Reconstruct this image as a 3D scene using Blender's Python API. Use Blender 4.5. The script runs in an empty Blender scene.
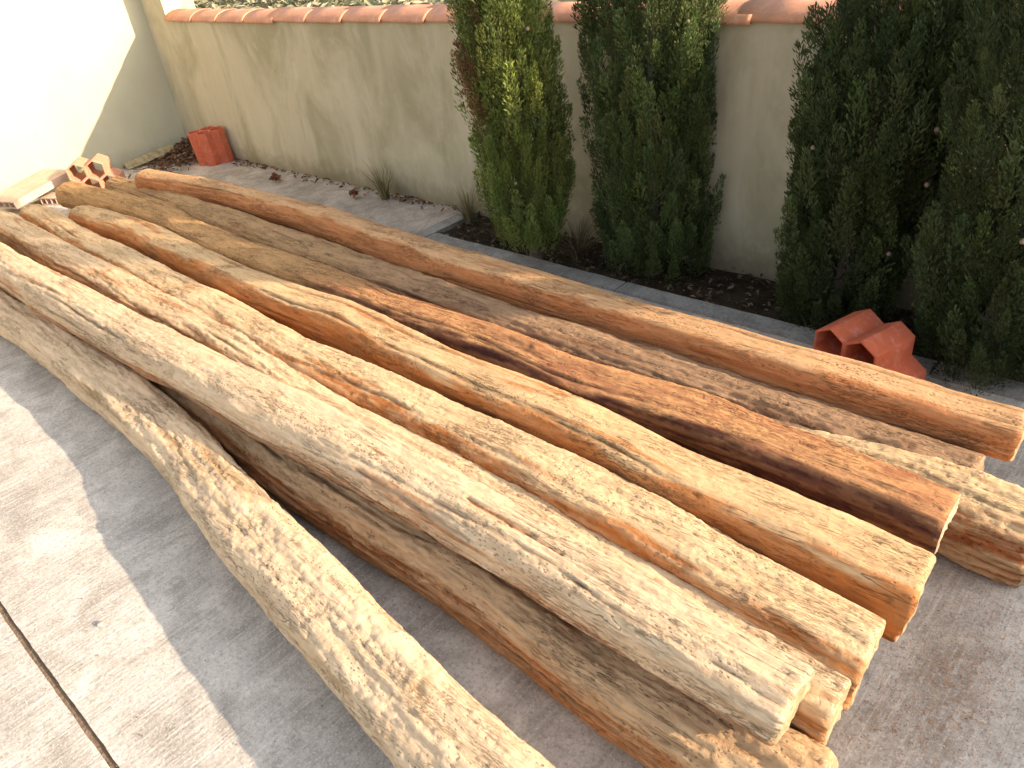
import bpy, bmesh, math
import numpy as np
from mathutils import Matrix, Vector

# ------------------------------------------------------------------ camera, sky, sun, exposure
scene = bpy.context.scene
COL = scene.collection
cam_d = bpy.data.cameras.new('camera')
cam = bpy.data.objects.new('camera', cam_d)
COL.objects.link(cam)
cam_d.sensor_width = 36.0
cam_d.lens = 773.0 / 1024.0 * 36.0
cam_d.clip_start = 0.05
cam_d.clip_end = 2000.0
RW = ((0.730, 0.291, -0.619), (0.674, -0.461, 0.578), (-0.117, -0.838, -0.533))   # rows: world X, Y, Z in (right, down, forward)
right = Vector([RW[i][0] for i in range(3)]).normalized()
fwd = Vector([RW[i][2] for i in range(3)])
fwd = (fwd - right * fwd.dot(right)).normalized()
up = right.cross(fwd).normalized()
cam.matrix_world = Matrix(((right.x, up.x, -fwd.x, 0.0), (right.y, up.y, -fwd.y, 0.0), (right.z, up.z, -fwd.z, 1.6), (0, 0, 0, 1)))
scene.camera = cam

SUN = Vector((3.0, 1.0, 1.04)).normalized()
world = bpy.data.worlds.new('World')
scene.world = world
world.use_nodes = True
wn = world.node_tree.nodes
wl = world.node_tree.links
wn.clear()
sky = wn.new('ShaderNodeTexSky')
sky.sky_type = 'NISHITA'
sky.sun_disc = False
sky.sun_elevation = math.asin(SUN.z)
sky.sun_rotation = math.atan2(SUN.x, SUN.y)
sky.air_density = 1.0
sky.dust_density = 2.0
bg = wn.new('ShaderNodeBackground')
bg.inputs['Strength'].default_value = 0.15
wo = wn.new('ShaderNodeOutputWorld')
hsv = wn.new('ShaderNodeHueSaturation')
hsv.inputs['Saturation'].default_value = 0.42
wl.new(sky.outputs[0], hsv.inputs['Color'])
wl.new(hsv.outputs[0], bg.inputs[0])
wl.new(bg.outputs[0], wo.inputs[0])
sun_d = bpy.data.lights.new('sun', 'SUN')
sun_d.energy = 4.0
sun_d.angle = math.radians(0.6)
sun_d.color = (1.0, 0.79, 0.58)
sun = bpy.data.objects.new('sun', sun_d)
COL.objects.link(sun)
sun.rotation_euler = SUN.to_track_quat('Z', 'Y').to_euler()
sun.location = (8, 4, 6)
scene.view_settings.view_transform = 'Standard'
scene.view_settings.look = 'None'
scene.view_settings.exposure = 1.5
scene.view_settings.gamma = 1.0
scene.view_settings.use_curve_mapping = False
scene.render.engine = 'CYCLES'
scene.cycles.use_denoising = True
scene.cycles.max_bounces = 8
scene.cycles.diffuse_bounces = 5

# ------------------------------------------------------------------ helpers
def tag(o, label=None, cat=None, group=None, kind=None):
    if label: o['label'] = label
    if cat: o['category'] = cat
    if group: o['group'] = group
    if kind: o['kind'] = kind
    return o

def link(o, parent=None):
    COL.objects.link(o)
    if parent is not None: o.parent = parent
    return o

def empty(name, loc=(0, 0, 0), rz=0.0):
    o = bpy.data.objects.new(name, None)
    o.location = loc
    o.rotation_euler = (0, 0, rz)
    o.empty_display_size = 0.1
    return link(o)

def mesh_np(name, V, F, mat, parent=None, smooth=False, attr=None):
    """V (n,3); F (m,k) or a list of such arrays of different k"""
    Fs = F if isinstance(F, list) else [F]
    Fs = [np.asarray(f, dtype=np.int32) for f in Fs if len(f)]
    me = bpy.data.meshes.new(name)
    V = np.asarray(V, dtype=np.float32)
    nl = sum(f.size for f in Fs)
    npoly = sum(len(f) for f in Fs)
    me.vertices.add(len(V)); me.loops.add(nl); me.polygons.add(npoly)
    me.vertices.foreach_set('co', V.ravel())
    me.loops.foreach_set('vertex_index', np.concatenate([f.ravel() for f in Fs]))
    tot = np.concatenate([np.full(len(f), f.shape[1], np.int32) for f in Fs])
    start = np.concatenate([[0], np.cumsum(tot)[:-1]]).astype(np.int32)
    me.polygons.foreach_set('loop_start', start)
    me.polygons.foreach_set('loop_total', tot)
    me.polygons.foreach_set('use_smooth', np.full(npoly, bool(smooth)))
    me.update(calc_edges=True)
    if attr is not None:
        for an, av in attr.items():
            a = me.attributes.new(an, 'FLOAT_COLOR', 'POINT')
            c = np.ones((len(V), 4), np.float32)
            c[:, :av.shape[1]] = av
            a.data.foreach_set('color', c.ravel())
    me.materials.append(mat)
    o = bpy.data.objects.new(name, me)
    return link(o, parent)

def mesh_bm(name, bm, mat, parent=None, smooth=False):
    me = bpy.data.meshes.new(name)
    bmesh.ops.recalc_face_normals(bm, faces=bm.faces[:])
    bm.to_mesh(me); bm.free()
    if smooth:
        for p in me.polygons: p.use_smooth = True
    me.materials.append(mat)
    return link(bpy.data.objects.new(name, me), parent)

def _hash(ix, iy, iz, seed):
    h = (ix.astype(np.uint32) * np.uint32(374761393) + iy.astype(np.uint32) * np.uint32(668265263)
         + iz.astype(np.uint32) * np.uint32(2147483647) + np.uint32(seed * 974711 % 4294967291))
    h = (h ^ (h >> np.uint32(13))) * np.uint32(1274126177)
    h = (h ^ (h >> np.uint32(16))) * np.uint32(2246822519)
    h = h ^ (h >> np.uint32(15))
    return h

def noise(x, y, z, seed=1):
    """gradient noise about -1..1"""
    old = np.seterr(over='ignore')
    x, y, z = np.broadcast_arrays(np.asarray(x, float), np.asarray(y, float), np.asarray(z, float))
    xi = np.floor(x).astype(np.int64); yi = np.floor(y).astype(np.int64); zi = np.floor(z).astype(np.int64)
    fx = x - xi; fy = y - yi; fz = z - zi
    u = fx * fx * fx * (fx * (fx * 6 - 15) + 10); v = fy * fy * fy * (fy * (fy * 6 - 15) + 10); w = fz * fz * fz * (fz * (fz * 6 - 15) + 10)
    res = 0
    for dx in (0, 1):
        for dy in (0, 1):
            for dz in (0, 1):
                h = _hash(xi + dx, yi + dy, zi + dz, seed)
                gx = (h & np.uint32(1023)) / 511.5 - 1; gy = ((h >> np.uint32(10)) & np.uint32(1023)) / 511.5 - 1; gz = ((h >> np.uint32(20)) & np.uint32(1023)) / 511.5 - 1
                d = gx * (fx - dx) + gy * (fy - dy) + gz * (fz - dz)
                res = res + d * (u if dx else 1 - u) * (v if dy else 1 - v) * (w if dz else 1 - w)
    np.seterr(**old)
    return res * 1.3

def sstep(a, b, x):
    t = np.clip((x - a) / (b - a), 0, 1)
    return t * t * (3 - 2 * t)

# ------------------------------------------------------------------ materials
class NT:
    def __init__(self, name):
        self.m = bpy.data.materials.new(name)
        self.m.use_nodes = True
        self.t = self.m.node_tree
        self.n = self.t.nodes
        self.bsdf = self.n['Principled BSDF']
        self.out = self.n['Material Output']
    def node(self, kind, **kw):
        nd = self.n.new(kind)
        for k, v in kw.items(): setattr(nd, k, v)
        return nd
    def ln(self, a, b): self.t.links.new(a, b)
    def coord(self, scale=(1, 1, 1), kind='Object', rot=(0, 0, 0)):
        tc = self.node('ShaderNodeTexCoord'); mp = self.node('ShaderNodeMapping')
        mp.inputs['Scale'].default_value = scale
        mp.inputs['Rotation'].default_value = rot
        self.ln(tc.outputs[kind], mp.inputs[0])
        return mp.outputs[0]
    def noise(self, vec, scale, detail=4, rough=0.55, dist=0.0):
        nd = self.node('ShaderNodeTexNoise')
        nd.inputs['Scale'].default_value = scale; nd.inputs['Detail'].default_value = detail
        nd.inputs['Roughness'].default_value = rough; nd.inputs['Distortion'].default_value = dist
        self.ln(vec, nd.inputs['Vector'])
        return nd.outputs['Fac']
    def ramp(self, fac, stops):
        r = self.node('ShaderNodeValToRGB')
        e = r.color_ramp.elements
        while len(e) < len(stops): e.new(0.5)
        for i, (p, c) in enumerate(stops):
            e[i].position = p
            e[i].color = (c, c, c, 1) if isinstance(c, (int, float)) else (*c, 1)
        self.ln(fac, r.inputs[0])
        return r.outputs[0]
    def mix(self, fac, a, b, mode='MIX'):
        nd = self.node('ShaderNodeMix', data_type='RGBA', blend_type=mode)
        for sock, v in ((nd.inputs[0], fac), (nd.inputs[6], a), (nd.inputs[7], b)):
            if isinstance(v, (int, float)): sock.default_value = v
            elif isinstance(v, tuple): sock.default_value = (*v, 1)
            else: self.ln(v, sock)
        return nd.outputs[2]
    def math(self, op, a, b=None):
        nd = self.node('ShaderNodeMath', operation=op)
        for i, v in enumerate((a, b)):
            if v is None: continue
            if isinstance(v, (int, float)): nd.inputs[i].default_value = v
            else: self.ln(v, nd.inputs[i])
        return nd.outputs[0]
    def attr(self, name):
        a = self.node('ShaderNodeAttribute', attribute_name=name)
        s = self.node('ShaderNodeSeparateColor')
        self.ln(a.outputs['Color'], s.inputs[0])
        return s.outputs
    def bump(self, hgt, strength, dist, prev=None):
        b = self.node('ShaderNodeBump')
        b.inputs['Strength'].default_value = strength; b.inputs['Distance'].default_value = dist
        self.ln(hgt, b.inputs['Height'])
        if prev is not None: self.ln(prev, b.inputs['Normal'])
        return b.outputs[0]
    def done(self, col, rough=0.85, nrm=None, spec=0.25):
        if isinstance(col, tuple): self.bsdf.inputs['Base Color'].default_value = (*col, 1)
        else: self.ln(col, self.bsdf.inputs['Base Color'])
        if isinstance(rough, (int, float)): self.bsdf.inputs['Roughness'].default_value = rough
        else: self.ln(rough, self.bsdf.inputs['Roughness'])
        self.bsdf.inputs['Specular IOR Level'].default_value = spec
        if nrm is not None: self.ln(nrm, self.bsdf.inputs['Normal'])
        return self.m

def wood_mat(name, pale, mid, shade_bare, deep, seed, shade_bare_amt=1.0, blot=0.35, alt=None):
    """weathered timber: pale weathered skin, bare wood and painted side shade in one warm colour, dirt in cracks and pits"""
    n = NT(name)
    v = n.coord((1, 1, 1))
    off = n.node('ShaderNodeVectorMath', operation='ADD'); off.inputs[1].default_value = (seed * 3.7, seed * 1.3, seed * 2.1)
    n.ln(v, off.inputs[0]); v = off.outputs[0]
    def sc(s):
        mp = n.node('ShaderNodeMapping'); mp.inputs['Scale'].default_value = s
        n.ln(v, mp.inputs[0]); return mp.outputs[0]
    grain = n.noise(sc((11, 70, 70)), 1.0, 7, 0.70, 0.5)
    fine = n.noise(sc((26, 190, 190)), 1.0, 4, 0.6, 0.3)
    blotch = n.noise(sc((4.5, 9, 9)), 1.0, 6, 0.65, 0.8)
    chip = n.noise(sc((30, 48, 48)), 1.0, 6, 0.7, 0.6)
    spots = n.noise(sc((38, 75, 75)), 1.0, 3, 0.6)
    a = n.attr('wear_shade')
    fiss = n.noise(sc((13, 100, 100)), 1.0, 4, 0.6, 1.0)
    fmask = n.noise(sc((3.4, 14, 14)), 1.0, 3, 0.5)
    line = n.math('MULTIPLY', n.ramp(fiss, [(0.462, 0.0), (0.492, 1.0), (0.508, 1.0), (0.538, 0.0)]), n.ramp(fmask, [(0.47, 0.0), (0.60, 1.0)]))
    pits = n.node('ShaderNodeTexVoronoi', feature='F1'); pits.inputs['Scale'].default_value = 1.0; pits.inputs['Randomness'].default_value = 1.0
    n.ln(sc((62, 130, 130)), pits.inputs['Vector'])
    pmask = n.noise(sc((4, 17, 17)), 1.0, 3, 0.5, 0.4)
    pit = n.math('MULTIPLY', n.ramp(pits.outputs['Distance'], [(0.16, 1.0), (0.34, 0.0)]), n.ramp(pmask, [(0.50, 0.0), (0.62, 1.0)]))
    chk = n.noise(sc((2.2, 34, 34)), 1.0, 4, 0.55, 0.5)
    cmask = n.noise(sc((5, 10, 10)), 1.0, 2, 0.5)
    chkl = n.math('MULTIPLY', n.ramp(chk, [(0.484, 0.0), (0.496, 1.0), (0.504, 1.0), (0.516, 0.0)]), n.ramp(cmask, [(0.50, 0.0), (0.60, 1.0)]))
    line = n.math('MAXIMUM', line, chkl)
    base = n.mix(n.ramp(grain, [(0.26, 0.0), (0.56, 1.0)]), mid, pale)
    base = n.mix(n.math('MULTIPLY', n.ramp(blotch, [(0.45, 0.0), (0.68, 1.0)]), blot), base, mid)
    hw = n.mix(n.ramp(grain, [(0.3, 0.0), (0.7, 1.0)]), tuple(c * 0.68 for c in shade_bare), shade_bare)
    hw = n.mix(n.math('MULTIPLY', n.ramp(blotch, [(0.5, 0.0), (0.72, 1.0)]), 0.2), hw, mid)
    col = n.mix(n.math('MULTIPLY', a[0], shade_bare_amt), base, hw)
    if alt is not None:
        tn = n.node('ShaderNodeAttribute', attribute_name='tone')
        col = n.mix(tn.outputs['Fac'], col, n.mix(n.ramp(grain, [(0.3, 0.0), (0.65, 1.0)]), tuple(c * 0.62 for c in alt), alt))
    col = n.mix(n.math('MULTIPLY', n.ramp(chip, [(0.30, 1.0), (0.44, 0.0)]), 0.3), col, tuple(c * 0.72 for c in mid))
    col = n.mix(n.math('MULTIPLY', line, 0.72), col, deep)
    col = n.mix(n.math('MULTIPLY', pit, 0.62), col, deep)
    col = n.mix(n.math('MULTIPLY', n.ramp(fine, [(0.56, 0.0), (0.70, 1.0)]), 0.42), col, tuple(c * 0.5 for c in mid))
    col = n.mix(n.math('MULTIPLY', n.ramp(spots, [(0.66, 0.0), (0.72, 1.0)]), 0.5), col, deep)
    col = n.mix(n.math('MULTIPLY', a[1], 0.85), col, deep)
    col = n.mix(n.math('MULTIPLY', a[2], 0.5), col, tuple(min(1.0, c * 1.18) for c in pale))
    h1 = n.bump(chip, 0.7, 0.007)
    h1 = n.bump(grain, 0.5, 0.003, h1)
    h2 = n.bump(fine, 0.6, 0.0025, h1)
    h3 = n.bump(n.math('SUBTRACT', 1.0, n.math('MAXIMUM', line, pit)), 0.7, 0.004, h2)
    return n.done(col, 0.85, h3, 0.12)

def end_mat(name, pale, mid):
    n = NT(name)
    v = n.coord()
    a = n.noise(v, 26, 5, 0.65, 0.5)
    b = n.noise(v, 130, 3, 0.6)
    rings = n.node('ShaderNodeTexWave', wave_type='RINGS', rings_direction='X'); rings.inputs['Scale'].default_value = 22; rings.inputs['Distortion'].default_value = 5; rings.inputs['Detail'].default_value = 3
    n.ln(v, rings.inputs[0])
    col = n.mix(n.ramp(a, [(0.35, 0.0), (0.65, 1.0)]), mid, pale)
    col = n.mix(n.math('MULTIPLY', rings.outputs['Fac'], 0.22), col, mid)
    ck = n.noise(n.coord((20, 30, 90), rot=(0.6, 0, 0)), 1.0, 3, 0.5, 0.6)
    ln_ = n.ramp(ck, [(0.47, 0.0), (0.495, 1.0), (0.505, 1.0), (0.53, 0.0)])
    col = n.mix(n.math('MULTIPLY', ln_, 0.45), col, tuple(c * 0.35 for c in mid))
    nr = n.bump(a, 0.6, 0.006); nr = n.bump(b, 0.7, 0.003, nr)
    return n.done(col, 0.85, nr, 0.1)

def concrete_mat(name, tint, seed):
    n = NT(name)
    v0 = n.coord()
    off = n.node('ShaderNodeVectorMath', operation='ADD'); off.inputs[1].default_value = (seed, seed * 2.3, 0)
    n.ln(v0, off.inputs[0]); v = off.outputs[0]
    def sc(s, r=0.0):
        mp = n.node('ShaderNodeMapping'); mp.inputs['Scale'].default_value = s; mp.inputs['Rotation'].default_value = (0, 0, r)
        n.ln(v, mp.inputs[0]); return mp.outputs[0]
    broom = n.noise(sc((95, 4.5, 1), 0.12), 1.0, 4, 0.6, 0.25)
    big = n.noise(v, 2.4, 8, 0.74, 0.6)
    med = n.noise(v, 7, 5, 0.65, 0.7)
    fleck = n.noise(v, 150, 3, 0.7)
    fleck2 = n.noise(v, 85, 5, 0.75)
    c0 = tuple(t * 0.60 for t in tint); c1 = tuple(min(1, t * 1.25) for t in tint)
    col = n.mix(n.ramp(big, [(0.36, 0.0), (0.62, 1.0)]), c0, c1)
    col = n.mix(n.math('MULTIPLY', n.ramp(med, [(0.46, 0.0), (0.64, 1.0)]), 0.75), col, tuple(t * 0.58 for t in (tint[0], tint[1] * 0.97, tint[2] * 0.93)))
    col = n.mix(n.math('MULTIPLY', n.ramp(broom, [(0.48, 0.0), (0.66, 1.0)]), 0.42), col, tuple(min(1, t * 1.32) for t in tint))
    col = n.mix(n.math('MULTIPLY', n.ramp(fleck2, [(0.50, 0.0), (0.62, 1.0)]), 0.5), col, tuple(t * 0.42 for t in tint))
    col = n.mix(n.math('MULTIPLY', n.ramp(fleck, [(0.56, 0.0), (0.66, 1.0)]), 0.55), col, tuple(min(1, t * 1.5) for t in tint))
    nr = n.bump(broom, 0.6, 0.005); nr = n.bump(fleck2, 0.7, 0.006, nr); nr = n.bump(fleck, 0.5, 0.0025, nr)
    return n.done(col, 0.88, nr, 0.2)

def plaster_mat(name, tint, stain, moss, amt):
    n = NT(name)
    v = n.coord()
    st = n.noise(n.coord((9, 9, 0.8)), 1.0, 5, 0.6, 0.3)
    st2 = n.noise(n.coord((2.4, 2.4, 1.2)), 1.0, 5, 0.62, 0.6)
    fine = n.noise(v, 90, 4, 0.65)
    mid = n.noise(v, 14, 5, 0.6)
    col = n.mix(n.math('MULTIPLY', n.ramp(st, [(0.42, 0.0), (0.66, 1.0)]), 0.24 * amt), tint, stain)
    col = n.mix(n.math('MULTIPLY', n.ramp(st2, [(0.44, 0.0), (0.64, 1.0)]), 0.85 * amt), col, moss)
    col = n.mix(n.math('MULTIPLY', n.ramp(mid, [(0.56, 0.0), (0.74, 1.0)]), 0.3 * amt), col, tuple(min(1, c * 1.15) for c in tint))
    # uneven darker band along the wall's foot
    tc = n.node('ShaderNodeTexCoord'); sx = n.node('ShaderNodeSeparateXYZ'); n.ln(tc.outputs['Object'], sx.inputs[0])
    foot = n.math('ADD', sx.outputs['Z'], n.math('MULTIPLY', n.math('SUBTRACT', mid, 0.5), 0.22))
    col = n.mix(n.math('MULTIPLY', n.ramp(foot, [(0.02, 1.0), (0.16, 0.0)]), 0.55 * amt), col, tuple(c * 0.45 for c in stain))
    nr = n.bump(mid, 0.35, 0.006); nr = n.bump(fine, 0.45, 0.003, nr)
    return n.done(col, 0.92, nr, 0.1)

def clay_mat(name, tint, seed=0.0):
    n = NT(name)
    v = n.coord()
    oi = n.node('ShaderNodeObjectInfo')
    a = n.noise(v, 9 + seed, 5, 0.6, 0.4)
    b = n.noise(v, 70, 4, 0.65)
    col = n.mix(n.ramp(a, [(0.35, 0.0), (0.7, 1.0)]), tuple(c * 0.78 for c in tint), tint)
    col = n.mix(n.math('MULTIPLY', n.ramp(b, [(0.58, 0.0), (0.72, 1.0)]), 0.35), col, tuple(min(1, c * 1.25 + 0.06) for c in tint))
    col = n.mix(n.math('MULTIPLY', oi.outputs['Random'], 0.25), col, tuple(c * 0.75 for c in tint))
    d_ = n.noise(v, 22, 6, 0.7, 0.8)
    col = n.mix(n.math('MULTIPLY', n.ramp(d_, [(0.52, 0.0), (0.66, 1.0)]), 0.40), col, tuple(min(1, c * 0.6 + 0.24) for c in tint))
    col = n.mix(n.math('MULTIPLY', n.ramp(d_, [(0.30, 1.0), (0.42, 0.0)]), 0.45), col, tuple(c * 0.5 for c in tint))
    nr = n.bump(b, 0.4, 0.003); nr = n.bump(a, 0.3, 0.008, nr)
    return n.done(col, 0.8, nr, 0.25)

def leaf_mat(name, trans=0.22, rough=0.6):
    n = NT(name)
    a = n.node('ShaderNodeAttribute', attribute_name='tint')
    n.bsdf.inputs['Roughness'].default_value = rough
    n.bsdf.inputs['Specular IOR Level'].default_value = 0.25
    n.ln(a.outputs['Color'], n.bsdf.inputs['Base Color'])
    tr = n.node('ShaderNodeBsdfTranslucent'); n.ln(a.outputs['Color'], tr.inputs[0])
    mx = n.node('ShaderNodeMixShader'); mx.inputs[0].default_value = trans
    n.ln(n.bsdf.outputs[0], mx.inputs[1]); n.ln(tr.outputs[0], mx.inputs[2]); n.ln(mx.outputs[0], n.out.inputs[0])
    return n.m

def soil_mat(name, c0, c1):
    n = NT(name)
    v = n.coord()
    a = n.noise(v, 12, 6, 0.7); b = n.noise(v, 80, 4, 0.7)
    col = n.mix(n.ramp(a, [(0.35, 0.0), (0.65, 1.0)]), c0, c1)
    col = n.mix(n.math('MULTIPLY', n.ramp(b, [(0.58, 0.0), (0.7, 1.0)]), 0.5), col, tuple(c * 2.0 for c in c1))
    nr = n.bump(b, 0.8, 0.01); nr = n.bump(a, 0.8, 0.03, nr)
    return n.done(col, 0.95, nr, 0.1)

M_conc = concrete_mat('concrete', (0.56, 0.51, 0.45), 0.0)
M_conc2 = concrete_mat('concrete_strip', (0.48, 0.42, 0.36), 7.0)
M_kerb = concrete_mat('kerb_concrete', (0.34, 0.325, 0.30), 13.0)
M_back = plaster_mat('back_render', (0.51, 0.45, 0.32), (0.38, 0.32, 0.185), (0.33, 0.29, 0.18), 1.0)
M_left = plaster_mat('left_render', (0.47, 0.435, 0.31), (0.42, 0.39, 0.27), (0.39, 0.365, 0.255), 0.5)
M_tile = clay_mat('coping_clay', (0.68, 0.32, 0.19))
M_brick = clay_mat('brick_clay', (0.60, 0.145, 0.068))
M_brick_p = clay_mat('brick_clay_pale', (0.62, 0.30, 0.185))
M_flat = clay_mat('flat_brick_clay', (0.62, 0.45, 0.33))
M_soil = soil_mat('bed_soil', (0.03, 0.022, 0.014), (0.075, 0.055, 0.035))
M_field = soil_mat('field_soil', (0.10, 0.10, 0.05), (0.20, 0.18, 0.10))
M_joint = soil_mat('joint_dirt', (0.17, 0.12, 0.08), (0.27, 0.20, 0.14))
M_cyp = leaf_mat('cypress_foliage')
M_dry = leaf_mat('dry_leaf', 0.15, 0.8)
M_bark = wood_mat('cypress_bark', (0.24, 0.19, 0.15), (0.16, 0.12, 0.09), (0.16, 0.12, 0.09), (0.05, 0.04, 0.03), 3.0)
n_ = NT('cone_shell'); M_cone = n_.done(n_.mix(n_.ramp(n_.noise(n_.coord(), 60, 3), [(0.4, 0.0), (0.6, 1.0)]), (0.09, 0.065, 0.045), (0.20, 0.155, 0.11)), 0.8)
n_ = NT('saw_dust'); M_dust = n_.done(n_.mix(n_.ramp(n_.noise(n_.coord(), 40, 2), [(0.4, 0.0), (0.6, 1.0)]), (0.34, 0.15, 0.06), (0.52, 0.30, 0.15)), 0.9)

# ------------------------------------------------------------------ the setting: ground, walls
def grid_sheet(name, x0, x1, y0, y1, z, mat, nx, ny, amp=0.0, edge=0.0, seed=1, thick=0.1, parent=None, wander=0.0):
    """slab with a gently uneven top, uneven edges and real sides"""
    xs = np.linspace(x0, x1, nx); ys = np.linspace(y0, y1, ny)
    X, Y = np.meshgrid(xs, ys, indexing='ij')
    Z = z + amp * (noise(X * 1.3, Y * 1.3, seed, seed) + 0.5 * noise(X * 5, Y * 5, seed + 9, seed))
    if edge:
        w = edge * (noise(xs * 9, 0.5, seed, seed + 3) + 0.6 * noise(xs * 31, 0.5, seed, seed + 4))
        Y[:, 0] += w + wander * noise(xs * 1.1, 3.5, 0.5, 99)
        w = edge * (noise(xs * 9, 7.5, seed, seed + 5) + 0.6 * noise(xs * 31, 7.5, seed, seed + 6))
        Y[:, -1] += w + wander * noise(xs * 1.1, 3.5, 0.5, 99)
    V = np.stack([X, Y, Z], -1).reshape(-1, 3)
    idx = np.arange(nx * ny).reshape(nx, ny)
    F = np.stack([idx[:-1, :-1], idx[1:, :-1], idx[1:, 1:], idx[:-1, 1:]], -1).reshape(-1, 4)
    loop = np.concatenate([idx[:, 0], idx[-1, 1:], idx[-2::-1, -1], idx[0, -2:0:-1]])
    top = V[loop].copy(); low = top.copy(); low[:, 2] = z - thick
    a = len(V) + np.arange(len(loop)); b = a + len(loop)
    nxt = np.roll(np.arange(len(loop)), -1)
    S = np.stack([a, b, b[nxt], a[nxt]], -1)
    return mesh_np(name, np.concatenate([V, top, low]), [F, S], mat, parent, smooth=True)

field = grid_sheet('field', -150, 150, -120, 180, -0.13, M_field, 60, 60, 0.0, 0.0, 5, 0.5)
tag(field, kind='structure')
patio = grid_sheet('patio', -8.4, 4.0, 0.008, 2.59, 0.0, M_conc, 900, 40, 0.0025, 0.0028, 11, 0.11, wander=0.014)
tag(patio, kind='structure')
patio_b = grid_sheet('patio', -8.4, 4.0, -3.2, -0.008, 0.0, M_conc, 900, 40, 0.0025, 0.0028, 12, 0.11, wander=0.014)
tag(patio_b, kind='structure')
strip = grid_sheet('paved_strip', -8.4, -3.42, 2.604, 3.05, 0.004, M_conc2, 200, 20, 0.004, 0.004, 14, 0.11)
tag(strip, kind='structure')
bed = grid_sheet('planting_bed', -3.36, 4.0, 2.66, 3.05, -0.015, M_soil, 300, 24, 0.02, 0.0, 15, 0.1)
tag(bed, kind='structure')
joint = grid_sheet('joint_filler', -8.3, 3.9, -0.04, 0.04, -0.008, M_joint, 300, 3, 0.0015, 0.0, 16, 0.05, parent=patio)

def prism(name, pts, z0, z1, mat, parent=None, bevel=0.0):
    bm = bmesh.new()
    lo = [bm.verts.new((x, y, z0)) for x, y in pts]
    hi = [bm.verts.new((x, y, z1)) for x, y in pts]
    bm.faces.new(lo[::-1]); bm.faces.new(hi)
    for i in range(len(pts)):
        j = (i + 1) % len(pts)
        bm.faces.new((lo[i], lo[j], hi[j], hi[i]))
    if bevel: bmesh.ops.bevel(bm, geom=bm.edges[:], offset=bevel, segments=2, affect='EDGES', profile=0.6)
    return mesh_bm(name, bm, mat, parent)

# kerb round the planting bed: separate cast lengths
kx = [-3.32, -1.98, -0.62, 0.75, 2.1, 3.45]
kerb = empty('kerb', (0, 2.6, 0)); tag(kerb, kind='structure')
def kerb_piece(x0, x1, y0, y1, seed):
    n_x = max(3, int((x1 - x0) / 0.03)); n_y = max(3, int((y1 - y0) / 0.03))
    o = grid_sheet('kerb_stone', x0, x1, y0, y1, 0.016, M_kerb, n_x, n_y, 0.004, 0.005, seed, 0.12, parent=kerb)
    o.location = (0, -2.6, 0)
for i in range(len(kx) - 1):
    kerb_piece(kx[i] + 0.004, kx[i + 1] - 0.004, 2.575, 2.665, 30 + i)
kerb_piece(-3.42, -3.328, 2.575, 3.04, 41)

# back wall with its canal-tile coping
YW = 3.04
WX0, WX1 = -6.66, 4.0
back = empty('back_wall', (-1.3, YW + 0.12, 0))
tag(back, 'low beige rendered garden wall topped with clay tiles behind the cypresses', 'wall')
def wall_sheet(name, mat, parent, x0, x1, y0, y1, z1, seed):
    """rendered wall: a closed box whose front has a slightly uneven trowelled face"""
    nx = int((x1 - x0) / 0.04); nz = int(z1 / 0.04)
    xs = np.linspace(x0, x1, nx); zs = np.linspace(-0.12, z1, nz)
    X, Z = np.meshgrid(xs, zs, indexing='ij')
    Y = y0 + 0.004 * noise(X * 2.2, Z * 2.2, 0.3, seed) + 0.0025 * noise(X * 8, Z * 8, 0.3, seed + 1)
    V = np.stack([X, Y, Z], -1).reshape(-1, 3)
    idx = np.arange(nx * nz).reshape(nx, nz)
    F = np.stack([idx[:-1, :-1], idx[1:, :-1], idx[1:, 1:], idx[:-1, 1:]], -1).reshape(-1, 4)
    loop = np.concatenate([idx[:, 0], idx[-1, 1:], idx[-2::-1, -1], idx[0, -2:0:-1]])
    top = V[loop].copy(); low = top.copy(); low[:, 1] = y1
    a = len(V) + np.arange(len(loop)); b = a + len(loop); nxt = np.roll(np.arange(len(loop)), -1)
    S = np.stack([a, b, b[nxt], a[nxt]], -1)
    return mesh_np(name, np.concatenate([V, top, low]), [F, S], mat, parent, smooth=True)
o = wall_sheet('wall_body', M_back, back, WX0, WX1, YW, YW + 0.22, 1.075, 21)
o.matrix_parent_inverse = Matrix.Translation(-back.location)
# hairline crack in the render right of the middle
def ribbon(name, pts, w, mat, parent):
    bm = bmesh.new(); prev = None
    for i, (x, y, z) in enumerate(pts):
        ww = w * (0.4 + 0.6 * math.sin(math.pi * (i + 0.5) / len(pts)))
        a = bm.verts.new((x - ww, y, z)); b = bm.verts.new((x + ww, y, z))
        if prev: bm.faces.new((prev[0], prev[1], b, a))
        prev = (a, b)
    return mesh_bm(name, bm, mat, parent)

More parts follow.
